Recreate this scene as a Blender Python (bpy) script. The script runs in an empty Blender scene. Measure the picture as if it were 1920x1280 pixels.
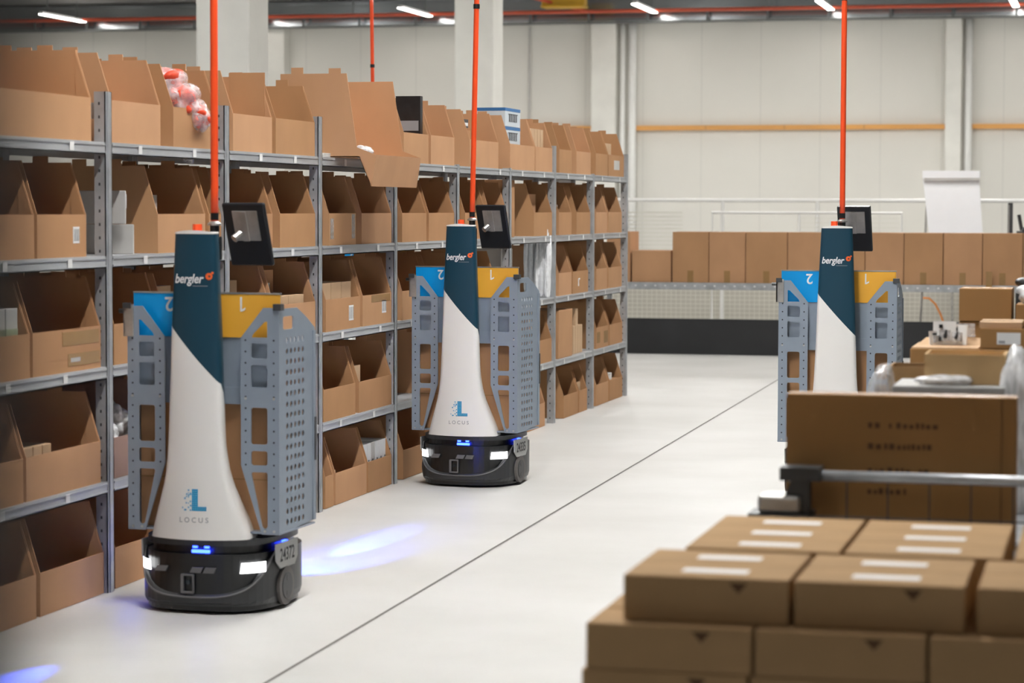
import bpy, math, random
from mathutils import Vector, Matrix
from mathutils.geometry import delaunay_2d_cdt
random.seed(7)
sc = bpy.context.scene
col = sc.collection
PI = math.pi
# ------------------------------------------------------------------ camera
F = 4600.0; YAW, PITCH, ROLL = 0.23968, -0.054209, 0.002842
CAM = Vector((0, 0, 1.45))
_f = Vector((-math.sin(YAW)*math.cos(PITCH), math.cos(YAW)*math.cos(PITCH), math.sin(PITCH)))
_r0 = Vector((math.cos(YAW), math.sin(YAW), 0)); _u0 = _r0.cross(_f)
_r = math.cos(ROLL)*_r0 + math.sin(ROLL)*_u0; _u = -math.sin(ROLL)*_r0 + math.cos(ROLL)*_u0
cam = bpy.data.cameras.new('camera'); cam_o = bpy.data.objects.new('camera', cam); col.objects.link(cam_o)
M = Matrix((_r, _u, -_f)).transposed().to_4x4(); M.translation = CAM
cam_o.matrix_world = M
cam.sensor_width = 36; cam.lens = F/1920*36; cam.clip_start = .05; cam.clip_end = 200
cam.dof.use_dof = True; cam.dof.focus_distance = 12.4; cam.dof.aperture_fstop = 4.2
sc.camera = cam_o
# ------------------------------------------------------------------ world, exposure
w = bpy.data.worlds.new('world'); sc.world = w; w.use_nodes = True
w.node_tree.nodes['Background'].inputs[0].default_value = (.95, .97, 1.0, 1)
w.node_tree.nodes['Background'].inputs[1].default_value = .04
sc.view_settings.view_transform = 'Standard'; sc.view_settings.look = 'None'
sc.view_settings.gamma = 1; sc.view_settings.exposure = 1.05
LAMP = 34.0

def ray(px, py): return _f + _r*((px-960)/F) - _u*((py-640)/F)
def on(px, py, ax, val):
    d = ray(px, py); return CAM + d*((val-CAM[ax])/d[ax])
def W(px, py, D): return CAM + ray(px, py)*D
def proj(P):
    v = Vector(P)-CAM; z = v.dot(_f); return (960+F*v.dot(_r)/z, 640-F*v.dot(_u)/z)
def Yp(px, x, z):                                  # where the line (x, *, z) crosses a sight column
    a, b = 3.0, 60.0
    for _ in range(50):
        m = (a+b)/2
        if proj((x, m, z))[0] < px: a = m
        else: b = m
    return a
# ------------------------------------------------------------------ materials
def mat(name, c, rough=.6, metal=0, noise=0.0, scale=8, bump=0, stretch=None, emit=None, estr=0, alpha=1, spec=.5, trans=0, c2=None, dscale=None):
    m = bpy.data.materials.new(name); m.use_nodes = True
    nt = m.node_tree; b = nt.nodes['Principled BSDF']
    b.inputs['Base Color'].default_value = (*c, 1); b.inputs['Roughness'].default_value = rough
    b.inputs['Metallic'].default_value = metal; b.inputs['Specular IOR Level'].default_value = spec
    b.inputs['Alpha'].default_value = alpha; b.inputs['Transmission Weight'].default_value = trans
    if emit: b.inputs['Emission Color'].default_value = (*emit, 1); b.inputs['Emission Strength'].default_value = estr
    if noise or bump:
        tc = nt.nodes.new('ShaderNodeTexCoord'); mp = nt.nodes.new('ShaderNodeMapping')
        nt.links.new(tc.outputs['Object'], mp.inputs[0])
        if stretch: mp.inputs['Scale'].default_value = stretch
        nz = nt.nodes.new('ShaderNodeTexNoise'); nz.inputs['Scale'].default_value = scale; nz.inputs['Detail'].default_value = 6
        nt.links.new(mp.outputs[0], nz.inputs['Vector'])
        if noise:
            cr = nt.nodes.new('ShaderNodeValToRGB')
            d = c2 or tuple(x*(1-noise) for x in c)
            cr.color_ramp.elements[0].position = .32; cr.color_ramp.elements[1].position = .68
            cr.color_ramp.elements[0].color = (*d, 1); cr.color_ramp.elements[1].color = (*c, 1)
            nt.links.new(nz.outputs['Fac'], cr.inputs[0]); nt.links.new(cr.outputs[0], b.inputs['Base Color'])
        if bump:
            bp = nt.nodes.new('ShaderNodeBump'); bp.inputs['Strength'].default_value = bump; bp.inputs['Distance'].default_value = .01
            nt.links.new(nz.outputs['Fac'], bp.inputs['Height']); nt.links.new(bp.outputs[0], b.inputs['Normal'])
    return m
def film(name, c, dens, rough=.15):
    m = bpy.data.materials.new(name); m.use_nodes = True; nt = m.node_tree
    b = nt.nodes['Principled BSDF']; b.inputs['Base Color'].default_value = (*c, 1); b.inputs['Roughness'].default_value = rough
    t = nt.nodes.new('ShaderNodeBsdfTransparent'); mx = nt.nodes.new('ShaderNodeMixShader')
    nz = nt.nodes.new('ShaderNodeTexNoise'); nz.inputs['Scale'].default_value = 6; nz.inputs['Detail'].default_value = 2
    mr = nt.nodes.new('ShaderNodeMapRange'); mr.inputs[1].default_value = .35; mr.inputs[2].default_value = .7
    mr.inputs[3].default_value = dens*.6; mr.inputs[4].default_value = min(1, dens*1.3)
    nt.links.new(nz.outputs['Fac'], mr.inputs[0]); nt.links.new(mr.outputs[0], mx.inputs[0])
    nt.links.new(t.outputs[0], mx.inputs[1]); nt.links.new(b.outputs[0], mx.inputs[2])
    nt.links.new(mx.outputs[0], nt.nodes['Material Output'].inputs[0])
    return m
def board(name, c, k=.10):
    return mat(name, c, .85, noise=k, scale=5, stretch=(1, 1, .6), bump=.12, spec=.15)
KB = [board('cardboard_a', (.50, .28, .145)), board('cardboard_b', (.46, .25, .125)), board('cardboard_c', (.54, .305, .165)), board('cardboard_d', (.45, .245, .12))]
M_kd = board('cardboard_brown', (.37, .20, .078)); M_kp = board('cardboard_pale', (.58, .40, .25)); M_ko = board('cardboard_plain', (.44, .28, .14))
M_tape = mat('packing_tape', (.36, .21, .085), .25, noise=.1)
M_ctape = film('clear_tape', (.75, .72, .68), .5)
M_white = mat('white_card', (.72, .73, .74), .55, noise=.06, scale=6)
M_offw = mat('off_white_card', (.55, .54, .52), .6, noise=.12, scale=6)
M_label = mat('paper_label', (.78, .78, .77), .6, noise=.03)
M_ink = mat('black_ink', (.03, .03, .035), .6, noise=.05)
M_inkb = mat('brown_ink', (.13, .065, .028), .8, noise=.2, scale=60)
M_steel = mat('galvanised_steel', (.50, .52, .54), .36, .4, noise=.28, scale=11, bump=.05)
M_steelp = mat('shelf_steel', (.56, .58, .60), .40, .4, noise=.22, scale=7, stretch=(1, .3, 1), bump=.04)
M_dsteel = mat('dark_steel', (.09, .095, .10), .45, .6, noise=.2)
M_floor = mat('polished_concrete', (.62, .615, .60), .42, noise=.13, scale=1.3, spec=.35, c2=(.54, .535, .515))
M_joint = mat('joint_filler', (.16, .15, .14), .8, noise=.2, scale=20)
M_wall = mat('wall_panel', (.72, .705, .655), .75, noise=.05, scale=.5, spec=.2)
M_seam = mat('panel_seam', (.61, .60, .56), .8, noise=.05)
M_conc = mat('column_concrete', (.78, .77, .72), .8, noise=.12, scale=1.8, bump=.06)
M_ceil = mat('ceiling_sheet', (.30, .30, .29), .7, noise=.1, scale=.7)
M_bluesteel = mat('beam_steel', (.46, .49, .51), .16, .8, noise=.2, scale=.8, stretch=(.2, 1, 3))
M_tray = mat('tray_grey', (.17, .18, .18), .5, .4, noise=.2)
M_redpipe = mat('red_pipe_paint', (.62, .10, .045), .45, noise=.1)
M_yell = mat('yellow_paint', (.72, .42, .03), .45, noise=.1)
M_wood = mat('orange_timber', (.74, .37, .10), .6, noise=.2, scale=3, stretch=(.25, 1, 1))
M_wrail = mat('white_paint', (.80, .80, .78), .4, noise=.04)
M_mesh = mat('cream_paint', (.66, .65, .58), .5, noise=.05)
M_screenw = mat('screen_beige', (.50, .48, .42), .7, noise=.05)
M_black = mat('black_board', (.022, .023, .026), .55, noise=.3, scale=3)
M_paper = mat('flipchart_paper', (.93, .94, .97), .5, noise=.02)
M_teal = mat('teal_plastic', (.008, .05, .085), .38, noise=.06, scale=3)
M_shell = mat('white_plastic', (.88, .87, .85), .32, noise=.02, scale=2)
M_rack = mat('powder_coat_grey', (.28, .335, .405), .45, .15, noise=.05, scale=20)
M_blue = mat('blue_sign', (.0, .34, .80), .35, noise=.04)
M_amber = mat('amber_sign', (.90, .46, .05), .4, noise=.04)
M_rbase = mat('charcoal_plastic', (.035, .037, .040), .42, noise=.1, scale=10)
M_rblk = mat('black_plastic', (.010, .011, .012), .3, noise=.1, scale=10)
M_groove = mat('grey_trim', (.13, .13, .135), .5, noise=.05)
M_wheel = mat('wheel_grey', (.13, .12, .115), .6, noise=.15)
M_orange = mat('orange_print', (.85, .14, .03), .45, noise=.03)
M_cyan = mat('cyan_print', (.02, .33, .62), .45, noise=.03)
M_gtext = mat('grey_print', (.33, .34, .36), .5, noise=.03)
M_wtext = mat('white_print', (.85, .86, .88), .5, noise=.02)
M_plate = mat('number_plate', (.52, .53, .52), .5, noise=.08)
M_pole = mat('red_fibreglass', (.92, .09, .02), .35, noise=.05)
M_silver = mat('brushed_aluminium', (.55, .54, .52), .35, .7, noise=.25, scale=18)
M_screenblk = mat('tablet_black', (.012, .014, .018), .35, noise=.1)
M_screen = mat('screen_glass', (.02, .03, .04), .08, noise=.05)
M_led = mat('blue_led', (.05, .1, .9), .4, noise=.02, emit=(.015, .04, 1), estr=9)
M_head = mat('headlight', (.9, .9, .9), .4, noise=.01, emit=(1, 1, 1), estr=2.2)
M_tube = mat('lamp_tube', (.9, .9, .9), .4, noise=.01, emit=(1, .955, .88), estr=LAMP)
M_tubec = mat('lamp_tube_cool', (.9, .9, .9), .4, noise=.01, emit=(1, .985, .96), estr=LAMP*2.8)
M_tubed = mat('lamp_tube_dim', (.9, .9, .9), .4, noise=.01, emit=(1, .955, .88), estr=LAMP*.45)
M_tubeb = mat('lamp_tube_bright', (.9, .9, .9), .4, noise=.01, emit=(1, .985, .96), estr=LAMP*4.6)
M_tubew = mat('lamp_tube_wall', (.9, .9, .9), .4, noise=.01, emit=(1, .96, .90), estr=LAMP*.22)
M_house = mat('lamp_housing', (.5, .5, .5), .5, noise=.05)
M_bag = film('clear_film', (.85, .86, .88), .38)
M_bagw = film('milky_film', (.80, .82, .84), .75, .25)
M_foil = mat('foil_pouch', (.95, .96, .98), .25, .05, noise=.2, scale=30, bump=1)
M_red = mat('red_vest', (.80, .07, .02), .6, noise=.3, scale=20)
M_blk2 = mat('black_pouch', (.018, .018, .02), .4, noise=.4, scale=20, bump=.3)
M_boxblue = mat('blue_carton_print', (.04, .16, .38), .5, noise=.05)
M_gbox = mat('pale_blue_card', (.60, .66, .70), .5, noise=.05)
M_green = mat('green_wrap', (.36, .42, .27), .5, noise=.15)
M_pur = board('mauve_cardboard', (.34, .22, .18))
M_orc = mat('orange_cable', (.85, .30, .06), .5, noise=.05)
M_gcard = mat('grey_card', (.36, .36, .35), .6, noise=.1)
M_kopen = board('cardboard_open', (.66, .45, .23))
M_dark = mat('near_upright_paint', (.10, .10, .095), .6, noise=.15)
# ------------------------------------------------------------------ mesh helpers
class MB:
    def __init__(s): s.v = []; s.f = []; s.m = []
    def add(s, vs, fs, mi=0):
        o = len(s.v); s.v += [tuple(v) for v in vs]
        for f in fs: s.f.append([o+i for i in f]); s.m.append(mi)
        return s
    def box(s, x0, x1, y0, y1, z0, z1, mi=0, T=None):
        vs = [Vector((x, y, z)) for z in (z0, z1) for y in (y0, y1) for x in (x0, x1)]
        if T: vs = [T@v for v in vs]
        return s.add(vs, [(0, 2, 3, 1), (4, 5, 7, 6), (0, 1, 5, 4), (2, 6, 7, 3), (0, 4, 6, 2), (1, 3, 7, 5)], mi)
    def tube(s, pts, r, n=10, mi=0, cap=True):
        pts = [Vector(p) for p in pts]; rr = r if isinstance(r, (list, tuple)) else [r]*len(pts); vs = []
        for i, p in enumerate(pts):
            t = (pts[min(i+1, len(pts)-1)]-pts[max(i-1, 0)]).normalized()
            a = t.cross(Vector((0, 0, 1)) if abs(t.z) < .9 else Vector((1, 0, 0))).normalized(); b = t.cross(a)
            vs += [p+(a*math.cos(2*PI*k/n)+b*math.sin(2*PI*k/n))*rr[i] for k in range(n)]
        fs = [(i*n+k, i*n+(k+1) % n, (i+1)*n+(k+1) % n, (i+1)*n+k) for i in range(len(pts)-1) for k in range(n)]
        if cap: fs += [tuple(range(n))[::-1], tuple((len(pts)-1)*n+k for k in range(n))]
        return s.add(vs, fs, mi)
    def prism(s, poly, d, fn, mi=0):                # convex or mild polygon extruded by d through fn(u, v, w)
        n = len(poly); vs = [fn(u, v, 0) for u, v in poly]+[fn(u, v, d) for u, v in poly]
        return s.add(vs, [tuple(range(n))[::-1], tuple(range(n, 2*n))]+[(i, (i+1) % n, n+(i+1) % n, n+i) for i in range(n)], mi)
    def plate(s, outline, holes, d, fn, mi=0):      # flat plate with holes, thickness d
        vs = []; es = []
        for lp in [outline]+holes:
            o = len(vs); n = len(lp); vs += [Vector(p) for p in lp]; es += [(o+i, o+(i+1) % n) for i in range(n)]
        V, E, Fc, *_ = delaunay_2d_cdt(vs, es, [], 1, 1e-7)
        def inp(p, lp):
            c = False
            for (x0, y0), (x1, y1) in zip(lp, lp[1:]+lp[:1]):
                if (y0 > p[1]) != (y1 > p[1]) and p[0] < (x1-x0)*(p[1]-y0)/(y1-y0)+x0: c = not c
            return c
        FF = []
        for f in Fc:
            ce = (sum(V[i].x for i in f)/len(f), sum(V[i].y for i in f)/len(f))
            if inp(ce, outline) and not any(inp(ce, h) for h in holes): FF.append(f)
        Fc = FF
        n = len(V); P = [fn(p.x, p.y, 0) for p in V]+[fn(p.x, p.y, d) for p in V]
        fs = [tuple(f)[::-1] for f in Fc]+[tuple(n+i for i in f) for f in Fc]
        cnt = {}
        for f in Fc:
            for a, b in zip(f, list(f[1:])+[f[0]]): cnt[(a, b)] = 1
        for (a, b) in cnt:
            if (b, a) not in cnt: fs.append((a, b, n+b, n+a))
        return s.add(P, fs, mi)
    def build(s, name, mats, parent=None, loc=(0, 0, 0), rot=(0, 0, 0), smooth=False, bevel=0):
        me = bpy.data.meshes.new(name); me.from_pydata(s.v, [], s.f)
        for m_ in (mats if isinstance(mats, (list, tuple)) else [mats]): me.materials.append(m_)
        me.polygons.foreach_set('material_index', s.m)
        if smooth: me.polygons.foreach_set('use_smooth', [True]*len(s.f))
        me.update()
        o = bpy.data.objects.new(name, me); col.objects.link(o); o.location = loc; o.rotation_euler = rot
        if parent: o.parent = parent
        if bevel:
            b = o.modifiers.new('bevel', 'BEVEL'); b.width = bevel; b.segments = 2; b.limit_method = 'ANGLE'
        return o
def empty(name, loc=(0, 0, 0), rz=0):
    o = bpy.data.objects.new(name, None); col.objects.link(o); o.location = loc; o.rotation_euler = (0, 0, rz); o.empty_display_size = .1
    return o
def tag(o, label, cat, group=None):
    o['label'] = label; o['category'] = cat
    if group: o['group'] = group
    return o
def struct(o, label=None):
    o['kind'] = 'structure'
    if label: o['label'] = label
    return o
def copy_tree(o, parent=None):
    c = o.copy(); col.objects.link(c)
    if parent: c.parent = parent
    for ch in o.children: copy_tree(ch, c)
    return c
def circ(u, v, r, n=12, a0=0): return [(u+r*math.cos(a0+2*PI*k/n), v+r*math.sin(a0+2*PI*k/n)) for k in range(n)]
def rrect(u0, v0, u1, v1, r, n=3):
    o = []
    for cx, cy, a in ((u1-r, v0+r, -PI/2), (u1-r, v1-r, 0), (u0+r, v1-r, PI/2), (u0+r, v0+r, PI)):
        o += [(cx+r*math.cos(a+PI/2*k/n), cy+r*math.sin(a+PI/2*k/n)) for k in range(n+1)]
    return o
def text_mesh(txt, size, shear=0, off=0, space=1.0, cells=0):
    cu = bpy.data.curves.new('t', 'FONT'); cu.body = txt; cu.size = size; cu.shear = shear; cu.offset = off; cu.space_character = space
    cu.align_x = 'CENTER'; cu.align_y = 'CENTER'; cu.resolution_u = 4
    o = bpy.data.objects.new('t', cu); col.objects.link(o); bpy.context.view_layer.update()
    me = bpy.data.meshes.new_from_object(o.evaluated_get(bpy.context.evaluated_depsgraph_get()))
    vs = [(v.co.x, v.co.y) for v in me.vertices]; fs = [tuple(p.vertices) for p in me.polygons]
    bpy.data.objects.remove(o); bpy.data.curves.remove(cu); bpy.data.meshes.remove(me)
    return vs, fs
def text_part(name, txt, size, fn, m, parent, **k):
    vs, fs = text_mesh(txt, size, **k)
    return MB().add([fn(u, v) for u, v in vs], fs).build(name, m, parent)
ORD = ['', 'first', 'second', 'third', 'fourth', 'fifth', 'sixth', 'seventh', 'eighth', 'ninth', 'tenth', 'eleventh', 'twelfth', 'thirteenth', 'fourteenth', 'fifteenth', 'sixteenth', 'seventeenth', 'eighteenth', 'nineteenth', 'twentieth']
# ------------------------------------------------------------------ the hall
WY = 46.0; CZ = 5.5
struct(MB().box(-26, 16, -3, WY, -.1, 0).build('floor', M_floor))
struct(MB().add([(-2.478, 6, .0), (-2.466, 6, .0), (-2.735, 20, .0), (-2.723, 20, .0), (-2.9, 28, 0), (-2.888, 28, 0)], [(0, 1, 3, 2), (2, 3, 5, 4)]).build('trim_1', M_joint, loc=(0, 0, .0015)))
wb = MB().box(-26, 16, WY, WY+.2, 0, CZ)
for k in range(37): wb.box(-25.5+k*1.12, -25.485+k*1.12, WY-.004, WY, 0, CZ, 1)
struct(wb.build('wall_back', [M_wall, M_seam]))
struct(MB().box(-26.2, -26, -3, WY, 0, CZ).build('wall_left', M_wall))
cb = MB().box(-26, 16, 3, WY, CZ, CZ+.1)
for k in range(70): cb.box(-26, 16, 3.2+k*.61, 3.32+k*.61, CZ-.04, CZ)
struct(cb.build('ceiling', M_ceil))
b = MB().box(-26, 16, WY-.25, WY-.002, 4.98, CZ-.04).box(-26, 16, WY-.32, WY-.25, 4.98, 5.02).box(-26, 16, WY-.32, WY-.25, 5.4, CZ-.05)
struct(b.build('trim_2', M_bluesteel), 'blue grey steel edge beam along the top of the back wall')
tr = MB().box(-26, 6, WY-.5, WY-.35, 4.93, 4.96)
for k in range(28): tr.box(-25.5+k*1.13, -25.46+k*1.13, WY-.48, WY-.44, 4.96, 5.16)
tag(tr.build('cable_tray', M_tray), 'long grey cable tray running along the top of the back wall', 'cable tray')
t = empty('sprinkler_pipe', (0, 45.2, 5.13)); tag(t, 'long thin red sprinkler pipe under the ceiling before the back wall', 'pipe')
MB().tube([(-26, 0, 0), (14, 0, 0)], .035, 8).build('pipe', M_redpipe, t)
for x in (-14.2, -9.8, -6.2, -2.4): MB().tube([(x, 0, .03), (x, 0, .36)], .012, 6).build('hanger', M_tray, t)
MB().tube([(-9.6, 0, 0), (-10.6, -1.5, .22), (-14, -6, .25)], .03, 8).build('branch_pipe', M_redpipe, t)
tag(MB().box(-10.3, -9.5, 44.4, 44.65, 5.17, 5.42).box(-10.3, -9.5, 44.3, 44.75, 5.15, 5.18).build('crane_beam', M_yell), 'short yellow crane beam end under the ceiling above the white pipes', 'beam')
for x0, x1, lab in ((-8.95, -3.02, 'orange timber rail across the middle bay of the back wall'), (-2.55, 4.0, 'orange timber rail right of the flip chart on the back wall'), (-15.6, -9.65, 'orange timber rail on the back wall seen just above the far shelving')):
    bb = MB().box(x0, x1, WY-.14, WY, 2.93, 3.02)
    for k in range(1, 4): bb.box(x0+(x1-x0)*k/4-.006, x0+(x1-x0)*k/4+.006, WY-.142, WY-.138, 2.93, 3.02, 1)
    tag(bb.build('timber_rail', [M_wood, M_tape]), lab, 'rail')
for i, (x0, x1, lab) in enumerate(((-16.3, -15.75, 'pale concrete column on the back wall beside the broad near column'), (-9.63, -9.16, 'pale concrete wall column left of the two white pipes'), (-3.01, -2.72, 'pale concrete wall column above the flip chart'), (-22.6, -22.1, 'pale concrete column at the far left of the back wall'))):
    tag(MB().box(x0, x1, WY-.35, WY, 0, 4.98).build('wall_column', M_conc, bevel=.01), lab, 'column')
for x, r, lab in ((-8.86, .075, 'right one of two white pipes beside the wall column'), (-9.05, .05, 'left one of two white pipes beside the wall column'), (-2.6, .07, 'white downpipe right of the column above the flip chart')):
    tag(MB().tube([(x, WY-.2, 0), (x, WY-.2, 4.97)], r, 12).build('downpipe', M_wrail, smooth=True), lab, 'pipe')
for x, y, lab in ((-7.55, 20.5, 'broad pale concrete column behind the near shelving'), (-7.72, 29.8, 'pale concrete column behind the middle robot pole')):
    c = MB().box(-.25, .25, -.25, .25, 0, CZ-.04).build('concrete_column', M_conc, loc=(x, y, 0), bevel=.02)
    tag(c, lab, 'column')
tag(MB().tube([(-10.9, WY-.03, 2.7), (-10.9, WY-.03, 4.9)], .02, 6).build('conduit', M_offw), 'thin grey conduit running down the back wall left of the second column', 'conduit')
# lamps: housings with a glowing tube
def lamp(x, y, m=M_tube, L=2.0):
    t = empty('ceiling_lamp', (x, y, 5.08))
    MB().box(-.035, .035, 0, L, .02, .07).build('housing', M_house, t)
    MB().prism([(-.055, .02), (.055, .02), (.055, .012), (-.055, .012)], L, lambda u, v, w_: (u, w_, v)).build('tube', m, t)
    MB().box(-.008, .008, .3, .32, .07, .4).box(-.008, .008, L-.32, L-.3, .07, .4).build('suspension', M_tray, t)
    return t
XL = [-19.8, -16.1, -12.7, -8.35, -5.07, -1.75, 1.7]
NM = ['leftmost', 'second from the left', 'third from the left', 'fourth from the left', 'fifth from the left', 'sixth from the left', 'rightmost']
for i, x in enumerate(XL):
    tag(lamp(x, 43.3, M_tubew), 'white tube lamp nearest the back wall, %s in its row' % NM[i], 'lamp', 'ceiling lamps in the row at the back wall')
    tag(lamp(x, 38.2, M_tubeb if i % 2 else M_tube), 'white tube lamp in the second row from the back wall, %s' % NM[i], 'lamp', 'ceiling lamps')
for j, y in enumerate((34.5, 29.0, 23.2, 19.4, 16.0, 12.6, 9.4, 6.0, 2.6, -0.9)):  # unseen rows, lamp lines carried on toward the camera for lighting
    for i, x in enumerate((-9.2, -5.4, -1.9, 1.7)):
        if (y < 22 and i != 2): continue
        if y < 9: x = -2.0  # rows short of the robots are added to brighten camera-facing fronts
        tag(lamp(x, y, M_tubeb if (5 < y < 9) else M_tubec if (i == 2 and 9 < y < 30 and y != 19.4) else (M_tubec if y > 30 else M_tube if y == 19.4 else M_tubed)), 'unseen white tube lamp in the %s row from the robots, %s of the lines' % (ORD[10-j], ORD[i+1]), 'lamp', 'ceiling lamps')
for x, y, l_ in ((-8.4, 15.6, 'lamp added unseen behind the shelving to brighten the near broad column'), (-8.6, 24.8, 'lamp added unseen to brighten the second broad column')):
    tag(lamp(x, y, M_tubec), 'white tube '+l_, 'lamp', 'ceiling lamps')  # both lamps are unseen, added to brighten the column fronts
# ------------------------------------------------------------------ shelving rack
XS = -3.65; PY = [8.575+1.2625*k for k in range(-1, 9)]; LEV = [.422, .853, 1.268, 1.692]; SD = .46
rack = empty('shelving_rack', (XS, PY[0], 0)); tag(rack, 'long galvanised steel shelving rack with four levels along the left of the aisle', 'shelving')
def upright(h, back=False):
    u = MB()
    u.box(-.004, 0, -.03, .03, 0, h).box(-.045, 0, -.03, -.026, 0, h).box(-.045, 0, .026, .03, 0, h)
    u.box(0, .004, -.012, .012, 0, h)
    n = int(h/.05)
    for k in range(n): u.box(-.028, -.021, -.0306, -.029, .03+k*.05, .041+k*.05, 1)
    return u
tall = {0: 1.88, 1: 1.88, 2: 1.88, 3: 1.88, 7: 1.87, 9: 1.87}
um = {}
for k, y in enumerate(PY):
    h = tall.get(k, 1.70)
    if h not in um:
        o = upright(h).build('upright', [M_steel, M_dsteel], rack); um[h] = o
    else:
        o = um[h].copy(); col.objects.link(o)
    o.location = (0, y-PY[0], 0)
    r = o.copy(); r.name = 'rear_upright'; col.objects.link(r); r.location = (-SD, y-PY[0], 0); r.rotation_euler = (0, 0, PI)
    if h > 1.75:
        MB().box(-SD+.045, -.045, -.004, .004, h-.10, h-.04).build('top_tie', M_steel, rack, loc=(0, y-PY[0], 0))
sh = None
for k in range(len(PY)-1):
    for z in LEV:
        if sh is None:
            s_ = MB().box(-SD+.02, -.004, .032, 1.2305, -.008, 0)
            s_.box(-.004, 0, .032, 1.2305, -.045, 0).box(-.010, 0, .032, 1.2305, -.045, -.041).box(0, .003, .032, 1.2305, -.012, -.006).box(0, .003, .032, 1.2305, -.040, -.034)
            s_.box(-SD+.02, -SD+.024, .032, 1.2305, -.045, 0)
            for q in (.12, .28): s_.box(-q-.02, -q, .032, 1.2305, -.03, -.008)
            sh = s_.build('shelf', M_steelp, rack); o = sh
            lb = MB().box(0.0035, .0045, -.018, .018, -.038, -.006).build('shelf_label', M_label, None)
            lb0 = lb
        else:
            o = sh.copy(); col.objects.link(o)
        o.location = (0, PY[k]-PY[0], z)
        for q, yy in enumerate((.36, .92)):
            if lb0 is not None: l = lb0; lb0 = None
            else: l = lb.copy(); col.objects.link(l)
            l.parent = o; l.location = (0, yy+random.uniform(-.08, .08), 0)
# ------------------------------------------------------------------ open-front bins
def bin_mesh(w, d=.42, hb=.34, hf=.155, cut=.058, tabs=2, closed=False):
    b = MB(); t = .005
    prof = [(0, 0), (-d, 0), (-d, hb), (-cut, hb), (-.002, hf+.002), (0, hf)]
    for y0 in (0, w-t):
        b.prism(prof, t, lambda u, v, k, y0=y0: (u, y0+k, v))
        # glued corner flap
        yy = y0+t if y0 == 0 else y0-.003
        b.prism([(-.004, t), (-.055, t), (-.058, hb-.01), (-.004, hf)], .003, lambda u, v, k, yy=yy: (u, yy+k, v))
        for c in range(tabs):
            x0 = -.13-c*.17-random.uniform(0, .03)
            b.box(x0-.06, x0, y0, y0+t, hb, hb+random.uniform(.018, .03))
    b.box(-t, 0, t, w-t, 0, hf).box(-d, -d+t, t, w-t, 0, hb).box(-d+t, -t, t, w-t, 0, t)
    b.box(-d, -d+t, w*.3, w*.3+.07, hb, hb+.025)
    return b
def barcode(parent, y, z, w=.045, h=.06, x=.001):
    l = MB().box(0, x, y, y+w, z, z+h, 0)
    n = 6
    for i in range(n): l.box(x, x+.0004, y+.006+i*(w-.014)/(n-1), y+.006+i*(w-.014)/(n-1)+(.004 if i % 2 else .0022), z+.008, z+h-.008, 1)
    return l.build('barcode_label', [M_label, M_ink], parent)
def carton(name, w, d, h, m, loc, rz=0, tape=None, bevel=.002, seam=True):
    b = MB().box(0, w, 0, d, 0, h)
    if seam: b.box(0, w, d/2-.0015, d/2+.0015, h, h+.0006, 1)
    o = b.build(name, [m, M_ink if not seam else M_tape], None, loc, (0, 0, rz), bevel=bevel)
    return o
def crumple(name, m, loc, size, seed=0, sub=4, amp=.35, parent=None, rot=(0, 0, 0), boxy=False):
    import bmesh
    rnd = random.Random(seed); bm = bmesh.new(); bmesh.ops.create_icosphere(bm, subdivisions=sub, radius=1)
    cs = [Vector((rnd.uniform(-1, 1), rnd.uniform(-1, 1), rnd.uniform(-1, 1))).normalized() for _ in range(15)]
    for v in bm.verts:
        n = v.co.normalized()
        k = 1-amp*.5
        dd = sorted((n-c).length for c in cs)
        k += amp*(dd[1]-dd[0])*1.3-amp*.25*max(0, .35-dd[0])
        v.co = n*k
        if boxy: v.co.x, v.co.y = (math.copysign(abs(c)**.55, c) for c in v.co.xy)
        if v.co.z < -.6: v.co.z = -.6
        v.co = Vector((v.co.x*size[0], v.co.y*size[1], (v.co.z+.6)*size[2]))
    me = bpy.data.meshes.new(name); bm.to_mesh(me); bm.free(); me.materials.append(m)
    me.polygons.foreach_set('use_smooth', [True]*len(me.polygons))
    o = bpy.data.objects.new(name, me); col.objects.link(o); o.location = loc; o.rotation_euler = rot
    if parent: o.parent = parent
    return o
BX = XS-.012
ROWN = ['on the top shelf', 'on the second shelf down', 'on the third shelf down', 'on the fourth shelf down', 'on the floor under the shelving']
ROW2 = ['top shelf', 'second shelf down', 'third shelf down', 'fourth shelf down', 'floor row']
RZ = [1.6925, 1.2685, .8535, .4225, .002]
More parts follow.
